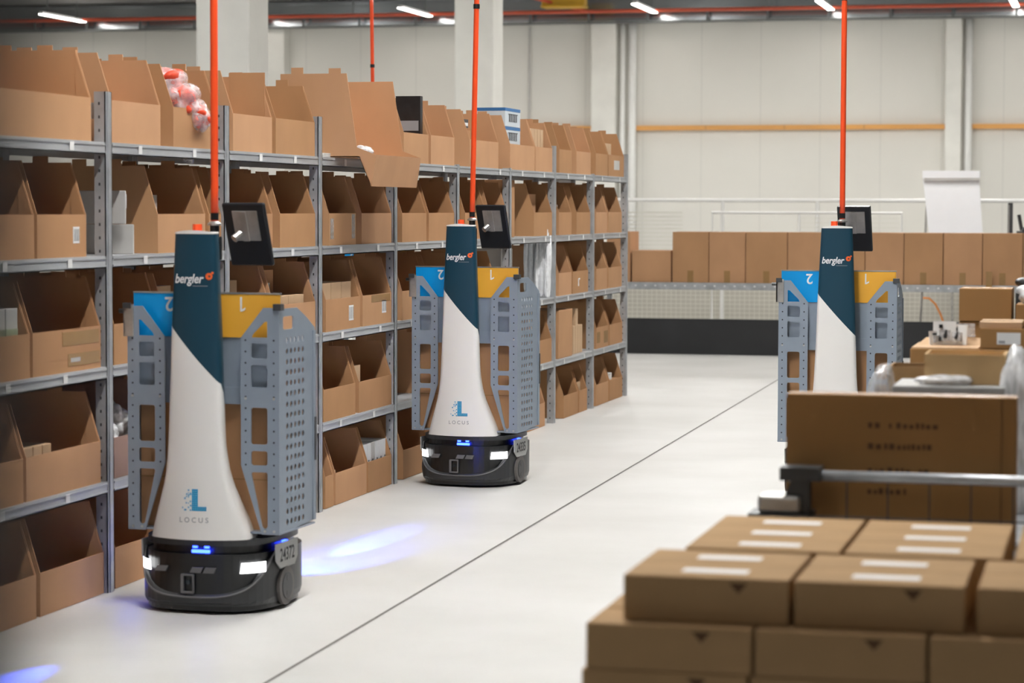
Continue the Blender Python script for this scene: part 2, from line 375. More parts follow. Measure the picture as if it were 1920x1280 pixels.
BINS = {
 0: [(-45, 172, 'flap'), (209, 302, ''), (325, 409, 'red'), (437, 511, 'inner'), (517, 591, 'film'), (757, 804, 'black'), (808, 868, ''), (881, 935, 'dark'), (955, 1003, 'bluewhite'), (1004, 1040, 'palerow'), (1049, 1072, ''), (1081, 1108, ''), (1117, 1140, ''), (1141, 1170, 'tagged')],
 1: [(-60, 66, ''), (70, 163, 'code'), (296, 386, 'whitebox'), (392, 427, 'carton'), (437, 512, ''), (525, 594, 'film'), (617, 668, 'taped'), (678, 738, ''), (754, 800, ''), (804, 857, ''), (872, 912, ''), (918, 955, ''), (1001, 1036, 'flapcarton'), (1048, 1072, 'white'), (1081, 1107, ''), (1118, 1139, ''), (1141, 1166, '')],
 2: [(-75, 58, 'green'), (62, 190, 'torn'), (214, 300, ''), (312, 412, 'carton'), (440, 508, 'carton'), (514, 594, 'cartonlabel'), (611, 676, 'threecode'), (680, 735, 'tapecode'), (754, 800, ''), (808, 856, 'row'), (872, 930, 'row'), (1048, 1072, ''), (1074, 1103, 'ring'), (1118, 1139, ''), (1141, 1166, '')],
 3: [(-80, 46, ''), (50, 190, 'row'), (214, 300, 'filmgrey'), (312, 412, ''), (440, 520, ''), (530, 594, ''), (607, 667, ''), (673, 738, 'onecarton'), (808, 856, ''), (872, 940, ''), (1003, 1036, 'stackrow'), (1118, 1141, 'tapefront'), (1143, 1167, '')],
 4: [(-85, 70, 'bigcartons'), (76, 203, ''), (216, 306, ''), (316, 410, ''), (440, 512, ''), (540, 592, 'row'), (610, 626, 'row'), (629, 688, ''), (690, 738, 'books'), (756, 805, ''), (812, 856, ''), (872, 950, ''), (978, 1022, ''), (1057, 1084, ''), (1086, 1101, 'cartonlow'), (1118, 1141, ''), (1143, 1167, 'coil')],
}
def inside(kind, row, k, o, Y0, w, z):
    where = 'in the %s bin from the left, %s' % (ORD[k], ROW2[row])
    def small(n, sw, sd, h, m=None, x=.03, y=None, name='small_carton', lab='small brown carton', cat='carton', zz=.006, gap=.004):
        y = Y0+.012 if y is None else y; out = []
        base = None
        for i in range(n):
            if base is None: c = base = MB().box(-sd, 0, 0, sw, 0, h).box(-sd, 0, sw*.48, sw*.52, h, h+.0005, 1).build(name, [m or M_kp, M_tape], bevel=.0015)
            else: c = base.copy(); col.objects.link(c)
            c.location = (BX-x, y+i*(sw+gap), z+zz)
            tag(c, ('%s %s from left %s' % (ORD[i+1], lab, where.replace(' from the left', '')) if n > 1 else '%s %s' % (lab, where)), cat, ('%s %s' % (cat+'s', where)) if n > 1 else None); out.append(c)
        return out
    if kind == 'red':
        for i, (px, py, s) in enumerate(((322, 150, .075), (338, 183, .085), (360, 208, .075))):
            P = on(px, py, 0, XS-.10+.03*i)
            t = crumple('red_vest_bag', M_bag, (P.x-.02, P.y, P.z-.06), (s, s*1.5, s*1.0), seed=11+i, rot=(0, .35*i, .3*i))
            tag(t, ['crumpled clear bag of red fabric highest on the third top bin', 'crumpled clear bag of red fabric in the middle of the red heap', 'crumpled clear bag of red fabric lowest and nearest the red pole'][i], 'bag', 'clear bags of red fabric on the top shelf')
            crumple('red_fabric', M_red, (0, 0, .012), (s*.85, s*1.4, s*.85), seed=31+i, parent=t, amp=.5)
            tl = MB().tube([(.03, 0, .03), (.08, s*.9, -.02), (.11, s*1.6, -.09)], [.03, .016, .03], 7).build('bag_tail', M_bag, t)
    elif kind == 'inner':
        MB().box(-.30, -.296, .05, w-.03, .1, .36).build('inner_flap', KB[2], o)
        MB().box(-.295, -.294, .12, .19, .27, .34).build('paper_label', M_label, o)
        MB().box(-.20, -.03, w-.012, w-.008, .16, .36).build('side_flap', KB[0], o)
    elif kind == 'flap':
        small(2, .16, .12, .33, KB[1], .12, name='folded_carton', lab='folded carton')
    elif kind == 'film':
        tag(crumple('film_bag', M_bag, (BX-.17, Y0+w*.35, z+.04), (.11, .14, .10), seed=k*7+row), 'crumpled clear plastic bag '+where, 'bag')
    elif kind == 'filmgrey':
        for i in range(3): tag(crumple('film_bag', M_bagw, (BX-.12-.02*i, Y0+.12+i*.13, z+.10+.05*(i % 2)), (.09, .10, .08), seed=60+i), ORD[i+1]+' crumpled milky bag from the left '+where.replace(' from the left', ''), 'bag', 'milky bags '+where)
    elif kind == 'black':
        p = MB().box(-.17, -.03, w-.06, w-.012, .01, .37, 0).box(-.16, -.04, w-.0615, w-.0605, .18, .235, 1)
        t = p.build('black_pouch', [M_blk2, M_gtext], loc=(BX, Y0, z), bevel=.01); tag(t, 'glossy black pouch with grey print standing '+where, 'pouch')
    elif kind == 'dark':
        c = MB().box(-.16, -.05, .05, .15, 0, .05).box(-.05, -.049, .06, .14, .012, .03, 1).build('dark_carton', [M_dsteel, M_label], loc=(BX, Y0, z+.23), bevel=.002)
        tag(c, 'small dark packet lying high '+where, 'packet')
        s = small(1, .3, .26, .215, KB[1], .08)
    elif kind == 'bluewhite':
        for i in range(2):
            b = MB().box(-.2, 0, 0, .40, 0, .115, 0).box(-.2005, .0008, -.0008, .4008, .095, .1155, 1)
            for q in range(5): b.box(.0008, .0016, .10+q*.045, .125+q*.045, .03, .075, 2)
            b.box(.0008, .0016, .08, .33, .075, .080, 2)
            t = b.build('printed_carton', [M_gbox, M_boxblue, M_ink], loc=(BX-.04, Y0+.03, z+.155+i*.117), bevel=.002)
            tag(t, ('lower' if i == 0 else 'upper')+' blue and white printed carton on the top shelf', 'carton', 'blue and white cartons on the top shelf')
        small(1, .40, .22, .147, M_kp, .03)
    elif kind == 'palerow':
        small(5, .075, .10, .275, M_kp, .05, gap=.012)
    elif kind == 'row':
        small(4, .07, .16, .15+.02*(row < 4), M_kp, .05, gap=.008)
    elif kind == 'bigcartons':
        for i in range(2):
            c = carton('brown_carton', .26, .34, .14, KB[3], (BX-.32, Yp(0, BX, .3)-.28, .01+i*.142)); tag(c, ('lower' if i == 0 else 'upper')+' brown carton stacked '+where, 'carton')
    elif kind == 'code':
        barcode(o, w*.72, .05, .055, .06)
    elif kind == 'whitebox':
        small(1, .07, .06, .225, M_offw, .08, y=Y0+.12, name='white_box', lab='small white label box')
    elif kind == 'carton':
        small(1, .22, .2, .27, M_kp, .10, y=Y0+.08, name='brown_carton', lab='tall pale carton')
    elif kind == 'taped':
        for y0, hh in ((.02, .10), (w-.07, .12)):
            MB().box(0, .0012, y0, y0+.05, .03, .03+hh).build('clear_tape', M_ctape, o)
    elif kind == 'flapcarton':
        c = small(1, w*.7, .2, .27, KB[2], .08, name='brown_carton', lab='folded brown carton')
        MB().prism([(0, 0), (.14, -.05), (.14, .0), (0, .08)], .005, lambda u, v, q: (-.21+u, q, .27+v-.02)).build('flap', M_kp, c[0])
    elif kind == 'white':
        small(3, .05, .1, .20, M_white, .05, name='white_packet', lab='white packet', cat='packet')
    elif kind == 'green':
        for i in range(3):
            c = MB().box(-.18, 0, 0, .09, 0, .24, 0).box(-.181, .001, -.001, .091, .05, .17, 1).build('wrapped_carton', [M_offw, M_green], loc=(BX+.004-.03, Y0+w-.33+i*.1, z+.006), bevel=.002)
            tag(c, ORD[i+1]+' green banded white packet from the left '+where.replace(' from the left', ''), 'packet', 'green banded packets')
    elif kind == 'torn':
        MB().box(0, .001, w*.42, w*.97, .095, .145).build('tape_strip', M_tape, o)
        MB().box(0, .001, w*.5, w*.98, .02, .065).build('tape_strip', M_tape, o)
        MB().box(.001, .0016, w*.54, w*.68, .035, .05).build('torn_paper', M_offw, o)
    elif kind == 'cartonlabel':
        c = small(2, .2, .2, .30, KB[2], .16, y=Y0+.04, name='brown_carton', lab='brown carton standing')
        barcode(c[1], .07, .16, .08, .08)
        small(2, .22, .12, .185, M_kp, .03, y=Y0+.06, name='flat_carton', lab='low pale carton')
    elif kind == 'threecode':
        small(3, .155, .2, .225, M_kp, .03, gap=.008); barcode(o, w*.66, .04, .075, .075)
    elif kind == 'tapecode':
        barcode(o, w*.66, .055, .075, .065); MB().box(0, .001, w*.3, w*.95, .115, .152).build('tape_strip', M_tape, o)
    elif kind == 'ring':
        MB().tube([(.002, w*.35, .05), (.002, w*.35, .1), (.002, w*.42, .1)], .005, 6).build('hook_tag', M_label, o)
    elif kind == 'onecarton':
        small(1, .17, .14, .225, M_kp, .05, name='brown_carton', lab='pale brown carton')
    elif kind == 'stackrow':
        small(3, .09, .16, .26, M_kp, .04)
        c = MB().box(-.12, 0, 0, .13, 0, .10).build('small_carton', M_kp, loc=(BX-.05, Y0+.015, z+.267), bevel=.002); tag(c, 'pale carton on top of the row '+where.replace(' from the left', ''), 'carton')
    elif kind == 'tapefront':
        MB().box(0, .001, .02, .14, .04, .12).build('tape_strip', M_tape, o); MB().box(0, .001, w-.17, w-.02, .03, .12).build('tape_strip', M_tape, o)
    elif kind == 'books':
        n = 6
        for i in range(n):
            m_ = M_white if i != 2 else M_offw
            b = MB().box(-.17, 0, 0, .062, 0, .235, 0).box(0, .0006, .018, .034, .04, .15, 1)
            c = b.build('white_packet', [m_, M_ink], loc=(BX-.03, Y0+.014+i*.072, z+.006), rot=(.02*(i % 3-1), 0, 0), bevel=.003)
            tag(c, ORD[i+1]+' white packet with black print from the left '+where.replace(' from the left', ''), 'packet', 'white packets '+where)
    elif kind == 'cartonlow':
        small(2, .1, .15, .20, M_kp, .04)
    elif kind == 'coil':
        t = MB()
        for i in range(4): t.tube([(-.12+.08*math.cos(a*PI/8), w*.5+.08*math.sin(a*PI/8), .15+i*.014) for a in range(17)], .007, 6, cap=False)
        tag(t.build('cable_coil', M_wrail, loc=(BX, Y0, z), smooth=True), 'white cable coil lying '+where, 'coil')
        c = MB().box(-.21, -.03, .04, w-.04, 0, .143).build('small_carton', KB[1], loc=(BX, Y0, z+.005)); tag(c, 'brown carton under the white cable coil', 'carton')
    elif kind == 'tagged':
        MB().box(0, .0012, w*.35, w*.7, .05, .12).build('paper_label', M_offw, o)
        small(3, .09, .1, .24, M_kp, .04)
KN = {'red': 'under the bags of red fabric', 'code': 'with a small barcode label', 'taped': 'with clear tape patches', 'torn': 'with torn tape strips', 'threecode': 'with barcode, holding three cartons', 'tapecode': 'with barcode and tape strip', 'books': 'holding white packets', 'black': 'holding a black pouch', 'film': 'holding a clear bag', 'filmgrey': 'holding milky bags', 'inner': 'with a labelled inner flap', 'bluewhite': 'holding printed cartons', 'palerow': 'holding pale cartons', 'row': 'holding small cartons', 'coil': 'holding a cable coil'}
for row, lst in BINS.items():
    z = RZ[row]
    for k, (a, b_, kind) in enumerate(lst, 1):
        Y0, Y1 = Yp(a, BX, z+.08), Yp(b_, BX, z+.08)
        for p in PY:                                     # keep clear of the uprights
            if Y0 < p+.034 and Y0 > p-.2 and Y1 > p+.1: Y0 = max(Y0, p+.034)
            if Y1 > p-.034 and Y1 < p+.2 and Y0 < p-.1: Y1 = min(Y1, p-.034)
        wd = Y1-Y0-.006
        if wd < .08: print('narrow bin', row, k, wd); wd = .08
        hb = .345
        o = bin_mesh(wd, hb=hb-random.uniform(0, .015), hf=.155 if row else .16, tabs=2).build('open_front_bin', M_pur if (row, k) == (3, 3) else random.choice(KB), loc=(BX, Y0, z))
        tag(o, 'open-front cardboard bin%s, %s from the left, %s' % (' '+KN[kind] if kind in KN else '', ORD[k], ROW2[row]), 'box', 'open-front cardboard bins '+ROWN[row])
        if kind: inside(kind, row, k, o, Y0, wd, z)
# white boxes behind the near upright, second shelf
for (a, b_, y0, y1, lab) in ((155, 258, 0, .115, 'large white carton lying lowest beside the near upright, second shelf down'), (150, 248, .117, .245, 'white carton on top of the large white one, second shelf down')):
    Y0, Y1 = Yp(b_-8, BX-.02, 1.3), Yp(b_+3, BX, 1.3)
    c = MB().box(-.28, 0, 0, Y1-Y0, 0, y1-y0).build('white_carton', M_offw, loc=(BX-.02-(.01 if y0 else 0), Y0, 1.2685+y0), bevel=.003); tag(c, lab, 'carton')
    if y0: MB().box(.0, .001, (Y1-Y0)*.62, (Y1-Y0)*.95, .06, .115).build('paper_label', M_label, c)
# hanging bin, papers on the top shelf
for i in range(3): tag(MB().box(-.1, 0, 0, .14, 0, .006).build('paper_card', M_label, loc=(BX-.01, Yp(609, BX, 1.7)+.01*i, 1.6925+.007*i)), ['lowest', 'middle', 'topmost'][i]+' white card in the small pile at the top shelf edge', 'card', 'white cards on the top shelf')
Yb = Yp(702, XS+.20, 1.62); Yc = Yp(786, XS+.20, 1.62); wd = Yc-Yb
hang = empty('overhanging_bin', (XS, Yb, 1.6925)); tag(hang, 'open cardboard bin sticking out over the top shelf edge, its front hanging low', 'box')
T = Matrix.Rotation(math.radians(24), 4, 'Y')
hb_ = MB()
HP = [(.18, -.14), (.125, -.002), (-.27, 0), (-.27, .40), (.06, .40), (.112, .045), (.205, .01)]
hb_.prism(HP, .005, lambda u, v, q: (u, q, v))
hb_.prism(HP, .005, lambda u, v, q: (u, wd-q, v))
hb_.prism([(.18, -.14), (.205, .01), (.21, .01), (.186, -.142)], wd, lambda u, v, q: (u, q, v))
hb_.prism([(-.27, .40), (-.27, .0), (-.275, .0), (-.275, .40)], wd, lambda u, v, q: (u, q, v))
hb_.prism([(.18, -.14), (.125, -.002), (.125, .004), (.181, -.132)], wd, lambda u, v, q: (u, q, v))
hb_.box(-.27, .125, 0, wd, -.002, .003)
hb_.build('body', KB[2], hang, loc=(0, 0, .003))
MB().box(-.22, -.16, 0, .005, .40, .43).build('tab', KB[2], hang, loc=(0, 0, .003)); MB().box(-.03, .03, 0, .005, .40, .425).build('tab', KB[2], hang, loc=(0, 0, .003))
tag(crumple('film_bag', M_bagw, (XS+.13, Yb+.07, 1.69), (.045, .05, .04), seed=5), 'crumpled milky plastic bag lying in the overhanging bin', 'bag')
# silver pouches, third shelf, between uprights 7 and 8
Yu = PY[7]
for i in range(7):
    px = 986+i*7.0; P = on(px, 520, 1, Yu-.16+.03*(i % 3))
    o = crumple('foil_pouch', M_foil, (min(P.x, XS+.03)-.0, P.y, .856), (.016, .035, .27+.02*(i % 3)), seed=90+i, amp=.6, rot=(0, 0, i))
    tag(o, 'crumpled silver foil pouch behind the middle robot, third shelf down, %s from the left' % ORD[i+1], 'pouch', 'silver foil pouches')
# small open carton and tall closed carton on the fourth shelf
Y0 = Yp(753, BX, .5)+.02
c = MB().box(-.11, 0, 0, .11, 0, .15).prism([(-.11, .15), (-.13, .17), (-.128, .172), (-.108, .152)], .11, lambda u, v, q: (u, q, v)).prism([(0, .15), (-.05, .185), (-.05, .188), (0, .153)], .11, lambda u, v, q: (u, q, v)).build('small_carton', M_kp, loc=(BX-.04, PY[4]+.05, .4225)); tag(c, 'small pale carton with raised flaps beside the middle robot, fourth shelf down', 'carton')
Y0 = Yp(1048, BX, .5); Y1 = Yp(1076, BX, .5)
c = MB().box(-.24, 0, 0, Y1-Y0-.05, 0, .33).build('tall_carton', KB[0], loc=(BX, max(Y0, PY[7]+.04), .4225), bevel=.004); tag(c, 'tall closed brown carton standing on the fourth shelf near the far end', 'carton')
for i in range(4):
    c = MB().box(-.2, 0, 0, .07, 0, .2+.12*(i == 1)).build('small_carton', M_kp, loc=(BX-.02, Yp(1079, BX, .5)+.02+i*.078, .4225), bevel=.002); tag(c, '%s narrow pale carton right of the tall closed carton, fourth shelf down' % ORD[i+1], 'carton', 'narrow cartons beside the tall carton')
c = MB().box(-.22, 0, 0, .3, 0, .34).build('grey_carton', M_offw, loc=(BX-.06, PY[6]+.05, .8535), bevel=.003); tag(c, 'grey carton deep in the third shelf bay left of the foil pouches', 'carton')
c = MB().box(-.30, 0, 0, .2, 0, .36).build('tall_carton', KB[3], loc=(BX-.02, PY[6]+.04, 1.2685), bevel=.003); tag(c, 'tall dark brown carton beside the middle robot tablet, second shelf down', 'carton')
# ------------------------------------------------------------------ robots
TP = [(.267, .190), (.29, .183), (.324, .172), (.36, .160), (.395, .148), (.45, .130), (.5, .118), (.56, .111), (.62, .107), (.72, .103), (.82, .099), (.92, .096), (1.02, .093), (1.15, .087), (1.27, .082), (1.356, .078)]
def hw(z):
    for (z0, a0), (z1, a1) in zip(TP, TP[1:]):
        if z <= z1: return a0+(a1-a0)*(z-z0)/(z1-z0)
    return TP[-1][1]
def yf(z): return -.292+.02*(z-.253)
def tow(u, z, off=0):                 # u in -1..1 over the front, beyond +-1 round the sides
    a = hw(z)+off; y0 = yf(z)-off; R = .30
    if abs(u) <= 1:
        x = u*a; k = max(0, abs(u)-.86)/.14
        return Vector((x*(1-.012*k*k), y0+x*x/(2*R)+.012*k*k, z))
    s = 1 if u > 0 else -1; t = abs(u)-1
    x = s*a*.988; y = y0+a*a/(2*R)+.012
    dep = .055+.06*max(0, (.6-z)/.35)
    return Vector((x-s*.012*t*t, y+dep*t, z))
def tfront(x, z, off=.0012):
    return tow(max(-1, min(1, x/(hw(z)+off))), z, off)
US = [-2, -1.5, -1, -.97, -.93, -.86]+[-.75+.125*i for i in range(13)]+[.86, .93, .97, 1, 1.5, 2]
def zsplit(u): return 1.034-(u+1)/2*.21 if abs(u) <= 1 else (1.034+.05*(abs(u)-1) if u < 0 else .824-.07*(u-1))
def shell(lo, hi, n):
    b = MB(); N = len(US); vs = []
    for r in range(n+1):
        for u in US:
            z0, z1 = lo(u), hi(u); vs.append(tow(u, z0+(z1-z0)*r/n))
    fs = [(r*N+i, r*N+i+1, (r+1)*N+i+1, (r+1)*N+i) for r in range(n) for i in range(N-1)]
    b.add(vs, fs)
    # closed back
    bk = [(r*N, (r+1)*N, (r+1)*N+N-1, r*N+N-1) for r in range(n)]
    b.add(vs, bk); return b
def sup(a, off=0, ax=.258, ay=.288, n=3.0):   # a = 0 at the front, + to the right
    s_, c_ = math.sin(a), math.cos(a)
    r = (abs(s_/ (ax+off))**n+abs(c_/(ay+off))**n)**(-1/n)
    return s_*r, -c_*r
def ring_shell(lo, hi, off, n=6, N=64):
    b = MB(); vs = []
    for r in range(n+1):
        for i in range(N):
            a = 2*PI*i/N; z = lo(a)+(hi(a)-lo(a))*r/n; x, y = sup(a, off(z) if callable(off) else off); vs.append((x, y, z))
    b.add(vs, [(r*N+i, r*N+(i+1) % N, (r+1)*N+(i+1) % N, (r+1)*N+i) for r in range(n) for i in range(N)])
    b.add(vs, [tuple(range(N))[::-1], tuple(n*N+i for i in range(N))]); return b
def adiff(a): return (a+PI) % (2*PI)-PI
def zg(a):
    d = abs(adiff(a)); return min(.215, .062+.118*(d/1.0)**3.2) if d < 1.22 else .215
def ladder(parent, s):
    ou = [(0, .283), (.068, .283), (.147, .53), (.147, .985), (.06, 1.094), (.0, 1.094)]
    hs = [[(.045, .988), (.105, .988), (.100, 1.0), (.054, 1.045), (.045, 1.045)], rrect(.045, .912, .107, .967, .008), rrect(.045, .809, .107, .891, .008),
          rrect(.045, .606, .107, .737, .008), rrect(.045, .531, .107, .582, .008), [(.045, .312), (.052, .305), (.060, .305), (.066, .312), (.107, .50), (.103, .506), (.049, .506), (.045, .50)]]
    fn = lambda u, v, w_: (s*(.294-u), -.19+w_, v)
    ld = MB().plate(ou, hs, .004, fn).build('ladder_frame', M_rack, parent)
    bl = MB()
    z = .33
    while z < .985:
        for u in (.02, .128):
            if u > .1 and z < .53: continue
            bl.prism(circ(u, z, .0038, 6), .0012, lambda uu, v, w_: (s*(.294-uu), -.1902-w_, v), 0)
        z += .0405
    bl.build('bolt_holes', M_black, ld)
    sb = MB()
    for u, z in ((.02, .77), (.128, .77), (.02, .295), (.055, .295)): sb.prism(circ(u, z, .005, 8), .003, lambda uu, v, w_: (s*(.294-uu), -.19-w_, v))
    sb.build('screws', M_silver, ld)
def side(parent, s):
    # u = y from -.19, v = z
    ou = [(0, .283), (.35, .30), (.35, 1.01), (.27, 1.05), (.17, 1.09), (0, 1.09)]
    hs = [rrect(.035, 1.015, .135, 1.062, .01)]
    for r in range(18):
        for c in range(5): hs.append(circ(.075+c*.039, .975-r*.0385, .0115, 8))
    fn = lambda u, v, w_: (s*(.294-w_), -.186+u, v)
    p = MB().plate(ou, hs, .004, fn).build('perforated_side', M_rack, parent)
    MB().box(s*.294-.004, s*.294+.004, .14, .164, .30, 1.0).build('edge_lip', M_rack, p)
    MB().box(s*.295-.005, s*.295+.005, .150, .168, .52, .68).build('rubber_edge', M_rbase, p)
def make_robot(number, lean=0):
    r = empty('warehouse_robot')
    # rolling base
    ring_shell(lambda a: .012, lambda a: .035, -.012, 1).build('skirt', M_rblk, r)
    base = ring_shell(lambda a: .03, zg, lambda z: -.006 if z < .04 else 0, 8).build('bumper', M_rbase, r)
    ring_shell(zg, lambda a: .216, -.012, 6).build('body', M_rblk, r)
    ring_shell(lambda a: .215, lambda a: .245, -.03, 2).build('sensor_band', M_rblk, r)
    ring_shell(lambda a: .245, lambda a: .267, -.012, 2).build('top_plate', M_rbase, r)
    pts = []
    for i in range(41):
        a = -1.16+2.32*i/40; x, y = sup(a, .001); pts.append((x, y, zg(a)))
    MB().tube(pts, .0035, 6).build('trim_line', M_groove, base)
    for a0, a1 in ((.60, .92), (-.92, -.60)):
        vs = []; n = 8
        for i in range(n+1):
            a = a0+(a1-a0)*i/n; x, y = sup(a, .004)
            sk = .018*(i/n if a0 < 0 else 1-i/n)
            vs += [(x, y, .150+(.0 if True else sk)), (x, y, .187)]
        e = 0 if a0 > 0 else n
        vs[2*e] = (vs[2*e][0]*.97, vs[2*e][1]*1.01, .150)
        MB().add(vs, [(2*i, 2*i+2, 2*i+3, 2*i+1) for i in range(n)]).build('headlight', M_head, r)
    for xx in (-.12, .02, .07):                       # faceted vents in the front
        y = sup(math.atan2(xx, .28))[1]
        MB().prism([(xx-.03, .150), (xx+.012, .150), (xx+.022, .170), (xx-.02, .170)], .006, lambda u, v, w_, y=y: (u, y+.004-w_, v)).build('vent', M_groove, r)
    y = sup(0)[1]
    c = MB().plate(rrect(-.045, .075, .005, .145, .004), [rrect(-.034, .082, -.001, .138, .004)], .008, lambda u, v, w_: (u, y+.006-w_, v)).build('camera_frame', M_groove, r)
    MB().prism(circ(-.018, .115, .009, 10), .004, lambda u, v, w_: (u, y+.004-w_, v)).build('lens', M_screen, c)
    # blue signal lights under the tower
    pts = [(*sup(a, -.012), .226) for a in (-.02, .04, .10, .16, .22)]
    MB().tube(pts, .006, 8).build('signal_light', M_led, r)
    for a in (.0, .17):
        x, y2 = sup(a, -.026); MB().box(x-.008, x+.008, y2-.004, y2+.01, .236, .246).build('signal_light', M_led, r)
    x, y2 = sup(1.45, -.02); MB().box(x-.004, x+.012, -.02, .0, .228, .242).build('signal_light', M_led, r)
    for s in (-1, 1):
        wx = s*.252
        wl = MB().prism(circ(-.045, .082, .070, 28), s*.014, lambda u, v, w_: (wx+w_, u, v)).build('drive_wheel', M_wheel, r)
        MB().prism(circ(-.045, .082, .048, 24), s*.003, lambda u, v, w_: (wx+s*.014+w_, u, v)).build('hub', M_rbase, wl)
        h = MB()
        for q in (0, PI): h.prism(circ(-.045+.028*math.sin(q), .082+.028*math.cos(q), .012, 10), s*.001, lambda u, v, w_: (wx+s*.0171+w_, u, v))
        h.build('hub_holes', M_rblk, wl)
        pl = [(-.145, .243), (.065, .243), (.065, .180), (.035, .150), (-.10, .150), (-.14, .180)]
        pt = MB().prism(pl, s*.006, lambda u, v, w_: (s*.2585+w_, u, v)).build('number_plate', M_plate, r)
        if number and s > 0:
            vs, fs = text_mesh(number, .058, off=.0012)
            MB().add([(s*.2585+.0066, -.04+u*.98, .196+v*1.15) for u, v in vs], fs).build('number', M_ink, pt)
    # tower
    wh = shell(lambda u: .267, zsplit, 16).build('white_cover', M_shell, r, smooth=True)
    tl = shell(zsplit, lambda u: 1.356, 8).build('teal_cover', M_teal, r, smooth=True)
    vs = [tow(u, 1.356, .001) for u in US]; N = len(vs)
    vt = [v+Vector((0, 0, 0.005+.008*(1-min(1, abs(v.x)/.078)**2))) for v in vs]
    MB().add(vs+vt, [(i, i+1, N+i+1, N+i) for i in range(N-1)]+[(0, N, 2*N-1, N-1), tuple(N+i for i in range(N))]).build('top_rim', M_shell, tl)
    text_part('company_name', 'bergler', .0385, lambda u, v: tfront(u-.018, 1.196+v*1.18), M_wtext, tl, shear=.22, off=.0008, space=.98)
    em = MB()
    em.plate(circ(0, 0, .0125, 20), [circ(.001, 0, .004, 8)], .0006, lambda u, v, w_: tfront(u+.060, v+1.206, .0012+w_))
    em.prism([(.010, .008), (.018, .008), (.018, .016), (.010, .016)], .0006, lambda u, v, w_: tfront(u+.058, v+1.206, .0014+w_))
    em.build('emblem', M_orange, tl)
    MB().prism([(.0, 1.1705), (.055, 1.1705), (.055, 1.1727), (0, 1.1727)], .0004, lambda u, v, w_: tfront(u, v, .0012+w_)).build('underline', M_gtext, tl)
    lg = MB(); q = .0078
    def sq(x, z, s_): lg.add([tfront(x, z), tfront(x+s_, z), tfront(x+s_, z+s_), tfront(x, z+s_)], [(0, 1, 2, 3)])
    for j in range(10):
        for i in range(3): sq(.0+i*q, .372+j*q, q*.93)
    for i in range(3, 7):
        for j in range(2): sq(.0+i*q, .372+j*q, q*.93)
    rn = random.Random(3)
    for j in range(10):
        for i in range(1, 6):
            if rn.random() < .72-.12*i: sq(-i*q+rn.uniform(-.001, .001), .372+j*q+rn.uniform(-.002, .002), q*rn.uniform(.45, .85))
    lg.build('logo', M_cyan, wh)
    text_part('maker_name', 'LOCUS', .026, lambda u, v: tfront(u+.006, .338+v), M_gtext, wh, space=1.55, off=.0002)
    # rack: two ladder frames, perforated sides, number signs, floor
    for s in (-1, 1): ladder(r, s); side(r, s)
    MB().box(-.296, .296, -.18, .16, .284, .290).build('carrier_floor', M_rack, r)
    MB().box(-.285, .285, -.150, -.146, .745, 1.143).box(-.285, .285, -.156, -.150, .745, .80).box(-.285, .285, -.156, -.150, .80, .806).build('centre_panel', M_rack, r)
    MB().box(-.285, 0, -.1545, -.1505, .985, 1.14).build('blue_sign', M_blue, r)
    MB().box(.0, .285, -.1545, -.1505, .985, 1.14).build('amber_sign', M_amber, r)
    MB().box(-.287, .287, -.156, -.145, 1.14, 1.146).build('sign_rail', M_silver, r)
    for tx, x in (('2', -.145), ('1', .135)):
        if tx == '1':
            MB().prism([(-.0035, -.026), (.004, -.026), (.017, -.019), (.017, -.011), (.0035, -.018), (.0035, .026), (-.0035, .026)], .0006, lambda u, v, w_: (x+u, -.1552-w_, 1.104+v)).build('bin_number', M_wtext, r); continue
        vs, fs = text_mesh(tx, .072, off=.001)
        MB().add([(x-u, -.1552, 1.104-v) for u, v in vs], fs).build('bin_number', M_wtext, r)
    MB().box(.274, .304, -.198, -.165, 1.085, 1.108).build('corner_cap', M_dsteel, r)
    b_ = MB().box(-.306, -.268, -.198, -.19, .985, 1.10).box(-.306, -.300, -.198, -.15, .985, 1.10).build('latch_plate', M_silver, r)
    MB().tube([(-.306, -.18, 1.075), (-.330, -.18, 1.075)], .008, 8).build('latch_knob', M_rblk, b_)
    MB().box(-.306, -.276, -.205, -.198, 1.085, 1.106).build('corner_cap', M_dsteel, r)
    # spine behind the tower, pole and tablet
    MB().box(-.035, .035, -.185, -.16, .26, 1.2).box(-.02, .02, -.20, -.16, 1.2, 1.30).build('spine', M_rack, r)
    MB().tube([(-.02, -.185, 1.355), (-.02, -.185, 1.39)], .017, 12).build('stop_button', M_pole, r)
    MB().box(-.01, .02, -.16, -.10, 1.10, 1.29).box(.0, .03, -.13, -.08, 1.26, 1.345).build('tablet_post', M_rblk, r)
    pm = MB().tube([(.01, -.10, 1.30), (.01, -.10, 1.385)], .017, 12, 0).tube([(.01, -.10, 1.385), (.01, -.10, 1.392), (.01, -.10, 1.402)], [.026, .026, .012], 14, 1).build('pole_mount', [M_rblk, M_silver], r)
    MB().tube([(.01, -.10, 1.405), (.01, -.10, 1.43)], .015, 10).build('collar', M_rblk, pm)
    pts = [(.01+.0022*k*lean, -.10, 1.40+.11*k) for k in range(16)]
    po = MB().tube(pts, .0138, 12).build('flag_pole', M_pole, r, smooth=True)
    MB().tube([(pts[10][0], -.10, pts[10][2]-.012), (pts[10][0], -.10, pts[10][2]+.012)], .017, 10).build('clip', M_rblk, po)
    tb = empty('tablet', (.052, .115, 1.352)); tb.parent = r; tb.rotation_euler = (math.radians(20), math.radians(0), math.radians(-4))
    MB().box(-.086, .086, -.010, .010, -.122, .122).build('case', M_screenblk, tb, bevel=.006)
    MB().box(-.076, .076, .0101, .0112, -.110, .110).build('screen', M_screen, tb)
